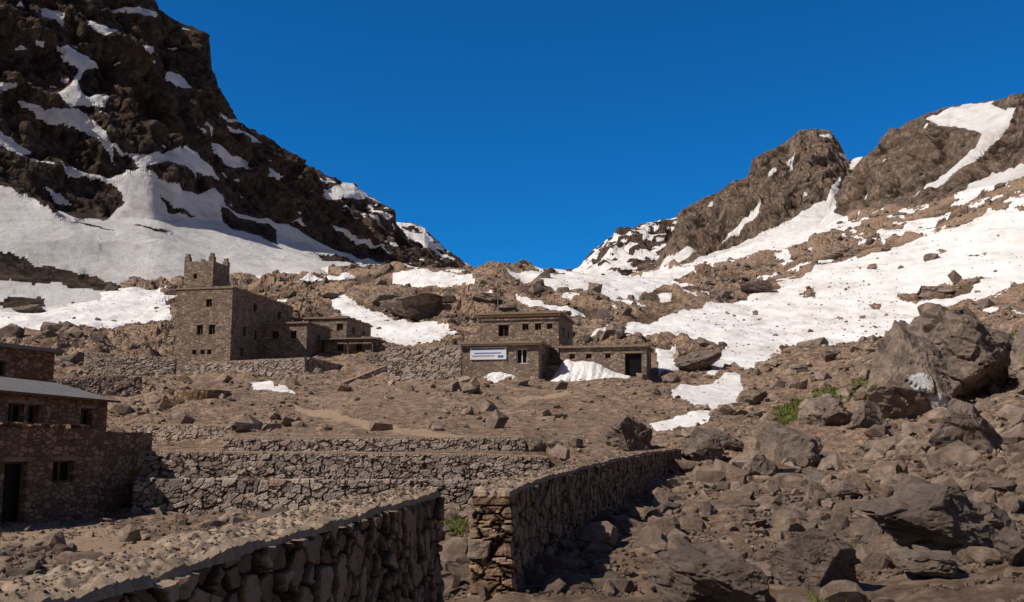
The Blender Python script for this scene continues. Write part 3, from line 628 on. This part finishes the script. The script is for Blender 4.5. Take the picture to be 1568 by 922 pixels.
# old snow drifted against the wing: long low wedge with ragged, tapering ends
def bank(u0,u1,v0,dep,hh,seed):
    ns,nt=140,50; a,t=np.meshgrid(np.linspace(0,1,ns),np.linspace(0,1,nt),indexing='ij'); uu=u0+(u1-u0)*a
    prof=sstep(0,.22,a)*(1-sstep(.45,1,a)*.75)*(1-sstep(.93,1,a))*(.9+.2*n2(a*3+seed,a*0+seed)+.08*n2(a*11+seed,a*0))
    dd=v0-t*dep*(.8+.25*n2(a*5,a*0+seed*2)+.08*n2(a*19,a*0+seed))
    X=O[0]+u[0]*uu+v[0]*dd; Yy=O[1]+u[1]*uu+v[1]*dd
    g=np.array([[gz(x,y) for x,y in zip(r1,r2)] for r1,r2 in zip(X[::6,::7],Yy[::6,::7])])
    base=np.array([np.interp(np.arange(nt),np.arange(0,nt,7)[:g.shape[1]],row) for row in g]); base=np.array([np.interp(np.arange(ns),np.arange(0,ns,6)[:g.shape[0]],base[:,j]) for j in range(nt)]).T
    Zz=base-.15+(hh+.15)*prof*(1-t)**1.1+.16*prof+.10*n2(uu*1.1,t*2.5+seed)*(1-t)+.035*n2(uu*4,t*9+seed)
    mesh_np('snow_bank',np.stack([X,Yy,Zz],-1).reshape(-1,3),gridq(ns,nt),M_SNOW,smooth=False)
bank(.2,8.0,3.25,4.6,1.3,2); bank(-5.2,-1.4,-.05,2.6,.35,1)
# near left house
def poly_house():
    B=new_B()
    def seg(a,b,zb,zt,ops):
        d=np.array([b[0]-a[0],b[1]-a[1]]); L=np.hypot(*d); d/=L; inn=(-d[1],d[0]); wall_face(B,a,tuple(d),inn,L,zb,zt,ops); return d,L
    A=PW(-160,800,640,32);Bp=PW(145,790,660,41);Cp=PW(228,780,668,45.5)
    zb=-3.6; zt=.62
    d=np.array([Bp[0]-A[0],Bp[1]-A[1]]); L=np.hypot(*d); d/=L
    def along(px):
        k=(px-784)/F*.995; return (A[0]-k*A[1])/(k*d[1]-d[0])
    o1,o2=along(14),along(49); w1,w2=along(87),along(119)
    seg(A,Bp,zb,zt,[(o1,o2,-2.85,-.62,'d'),(w1,w2,-1.45,-.62,'w')])
    n=np.array((-d[1],d[0]))
    seg(Bp,Cp,zb,.52,[])
    back=lambda p,k:(p[0]+n[0]*k,p[1]+n[1]*k)
    D=back(Cp,6); E=back(A,6)
    B['walls'].q((*Cp[:2],zb),(*D,zb),(*D,.52),(*Cp[:2],.52))
    B['roof'].q((A[0],A[1],zt-.03),(Bp[0],Bp[1],zt-.03),(*back(Bp,6),zt-.03),(*E,zt-.03)); B['roof'].q((Bp[0],Bp[1],.5),(Cp[0],Cp[1],.5),(*D,.5),(*back(Bp,6),.5))
    for k in range(60):
        q=rng.uniform(0,L-.5); w=rng.uniform(.25,.5); B['walls'].box((A[0]+d[0]*q-n[0]*.04,A[1]+d[1]*q-n[1]*.04),d,n,w,.35,zt+.002,zt+rng.uniform(.05,.2))
    a2=P(-120,655,37)[:2]; b2=P(163,655,51)[:2]; dd=(b2-a2); L3=np.hypot(*dd); dd/=L3; nn=np.array((-dd[1],dd[0]))
    z1=2.15
    wall_face(B,a2,dd,nn,L3,.3,z1,[(5.4,6.6,.95,1.75,'w'),(L3-2.6,L3-1.5,.9,1.75,'w'),(L3-7.2,L3-6.3,.9,1.75,'w')])
    wall_face(B,b2,nn,-dd,5,.3,z1+.0,[(1.5,2.3,.9,1.7,'w')])
    o=.5; r0=a2-nn*o; r1=b2-nn*o+dd*.4; r2=b2+nn*3+dd*.4; r3=a2+nn*3
    for dz,k in ((0,'metal_roof'),(-.08,'beams')): B[k].q((*r0,z1+.05+dz),(*r1,z1+.05+dz),(*r2,z1+1.0+dz),(*r3,z1+1.0+dz))
    B['beams'].q((*r0,z1-.05),(*r1,z1-.05),(*r1,z1+.06),(*r0,z1+.06)); B['beams'].q((*r1,z1-.05),(*r2,z1+.9),(*r2,z1+1.01),(*r1,z1+.06))
    a4=P(-200,570,46)[:2]; b4=P(82,578,56)[:2]; d4=b4-a4; L4=np.hypot(*d4); d4/=L4; n4=np.array((-d4[1],d4[0]))
    wall_face(B,a4,d4,n4,L4,1.0,5.1,[(L4-4.6,L4-3.2,3.6,4.4,'w')]); wall_face(B,b4,n4,-d4,5,1.0,5.1,[])
    B['metal_roof'].box(a4-n4*.4,d4,n4,L4+.3,5.5,5.103,5.3)
    finish(B,'terraced_stone_house',M_B2)
poly_house()
# stone cistern ring
rc=ray(297,612); ang=np.linspace(0,2*np.pi,97)[:-1]; r0=42*rc.y/F; vs=[]
prof=[(1.0,-.5),(1.02,.5),(1.0,.75),(.86,.76),(.84,.4),(.05,.38)]
for k,(rr,zz) in enumerate(prof):
    jit=.03*n2(ang*9,ang*0+k*3.1)
    vs.append(np.stack([rc.x+np.cos(ang)*r0*(rr+jit),rc.y+r0+np.sin(ang)*r0*(rr+jit),rc.z+zz+.04*n2(ang*6,ang*0+k)],-1))
V3=np.array(vs).reshape(-1,3); n=96; q=[]
for k in range(len(prof)-1):
    for i in range(n): q.append((k*n+i,k*n+(i+1)%n,(k+1)*n+(i+1)%n,(k+1)*n+i))
mesh_np('round_stone_cistern',V3,np.array(q),M_B2)
# grass
gi=np.where(grass.ravel())[0]; gi=rng.choice(gi,min(len(gi),5000)); base=flat[gi]; nb=6
bp=np.repeat(base,nb,0)+rng.normal(0,.07,(len(base)*nb,3))*[1,1,0]; aa=rng.uniform(0,6.28,len(bp)); h=rng.uniform(.05,.16,len(bp))*np.clip(bp[:,1]/25,.7,1.8)
tx=np.stack([np.cos(aa),np.sin(aa),0*aa],-1); w=.014*np.clip(bp[:,1]/15,.8,3)
v0=bp-tx*w[:,None]; v1=bp+tx*w[:,None]; v2=bp+np.stack([np.sin(aa)*h*.5,np.cos(aa)*h*.5,h],-1)
mesh_np('grass',np.stack([v0,v1,v2],1).reshape(-1,3),np.arange(len(bp)*3).reshape(-1,3),M_GRASS)
# ---------------------------------------------------------------- light, sky, camera
EL=math.radians(44); AZ=math.radians(24)
S=Vector((-math.cos(EL)*math.cos(AZ),-math.cos(EL)*math.sin(AZ),math.sin(EL)))
sd=bpy.data.lights.new('sun','SUN'); sd.energy=5.0; sd.angle=math.radians(.5); sd.color=(1,.91,.80)
so=link(bpy.data.objects.new('sun',sd)); so.rotation_euler=(-S).to_track_quat('-Z','Y').to_euler()
w=bpy.data.worlds.new('World'); scene.world=w; w.use_nodes=True; nt=w.node_tree; bg=nt.nodes['Background']
sk=nt.nodes.new('ShaderNodeTexSky'); sk.sky_type='NISHITA'; sk.sun_disc=False; sk.sun_elevation=EL; sk.sun_rotation=math.atan2(S.x,S.y)
sk.altitude=3200; sk.air_density=1.0; sk.dust_density=0.1; sk.ozone_density=3.0
# deep mountain blue to the north, warm tint added in the unseen southern sky to neutralise shadow fill
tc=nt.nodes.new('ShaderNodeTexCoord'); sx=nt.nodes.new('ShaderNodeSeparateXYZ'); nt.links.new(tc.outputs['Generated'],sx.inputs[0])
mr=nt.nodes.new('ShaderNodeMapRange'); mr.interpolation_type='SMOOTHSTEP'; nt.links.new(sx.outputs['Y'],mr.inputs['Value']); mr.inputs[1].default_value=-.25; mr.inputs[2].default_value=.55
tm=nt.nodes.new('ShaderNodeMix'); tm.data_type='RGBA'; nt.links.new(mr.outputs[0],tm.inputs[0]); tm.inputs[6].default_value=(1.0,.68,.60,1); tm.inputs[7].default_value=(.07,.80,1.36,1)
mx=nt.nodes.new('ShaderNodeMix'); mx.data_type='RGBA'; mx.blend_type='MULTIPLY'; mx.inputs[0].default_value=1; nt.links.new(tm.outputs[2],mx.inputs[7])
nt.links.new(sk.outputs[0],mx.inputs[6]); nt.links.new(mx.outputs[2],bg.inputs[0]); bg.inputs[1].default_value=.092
cam=bpy.data.cameras.new('camera'); cam.lens=35; cam.sensor_width=36; cam.clip_start=.1; cam.clip_end=9000
co=link(bpy.data.objects.new('camera',cam)); co.location=(0,0,0); co.rotation_euler=(math.pi/2+TH,0,0); scene.camera=co
scene.view_settings.view_transform='Standard'; scene.view_settings.look='None'; scene.view_settings.exposure=0
print('done',time.time()-T0)
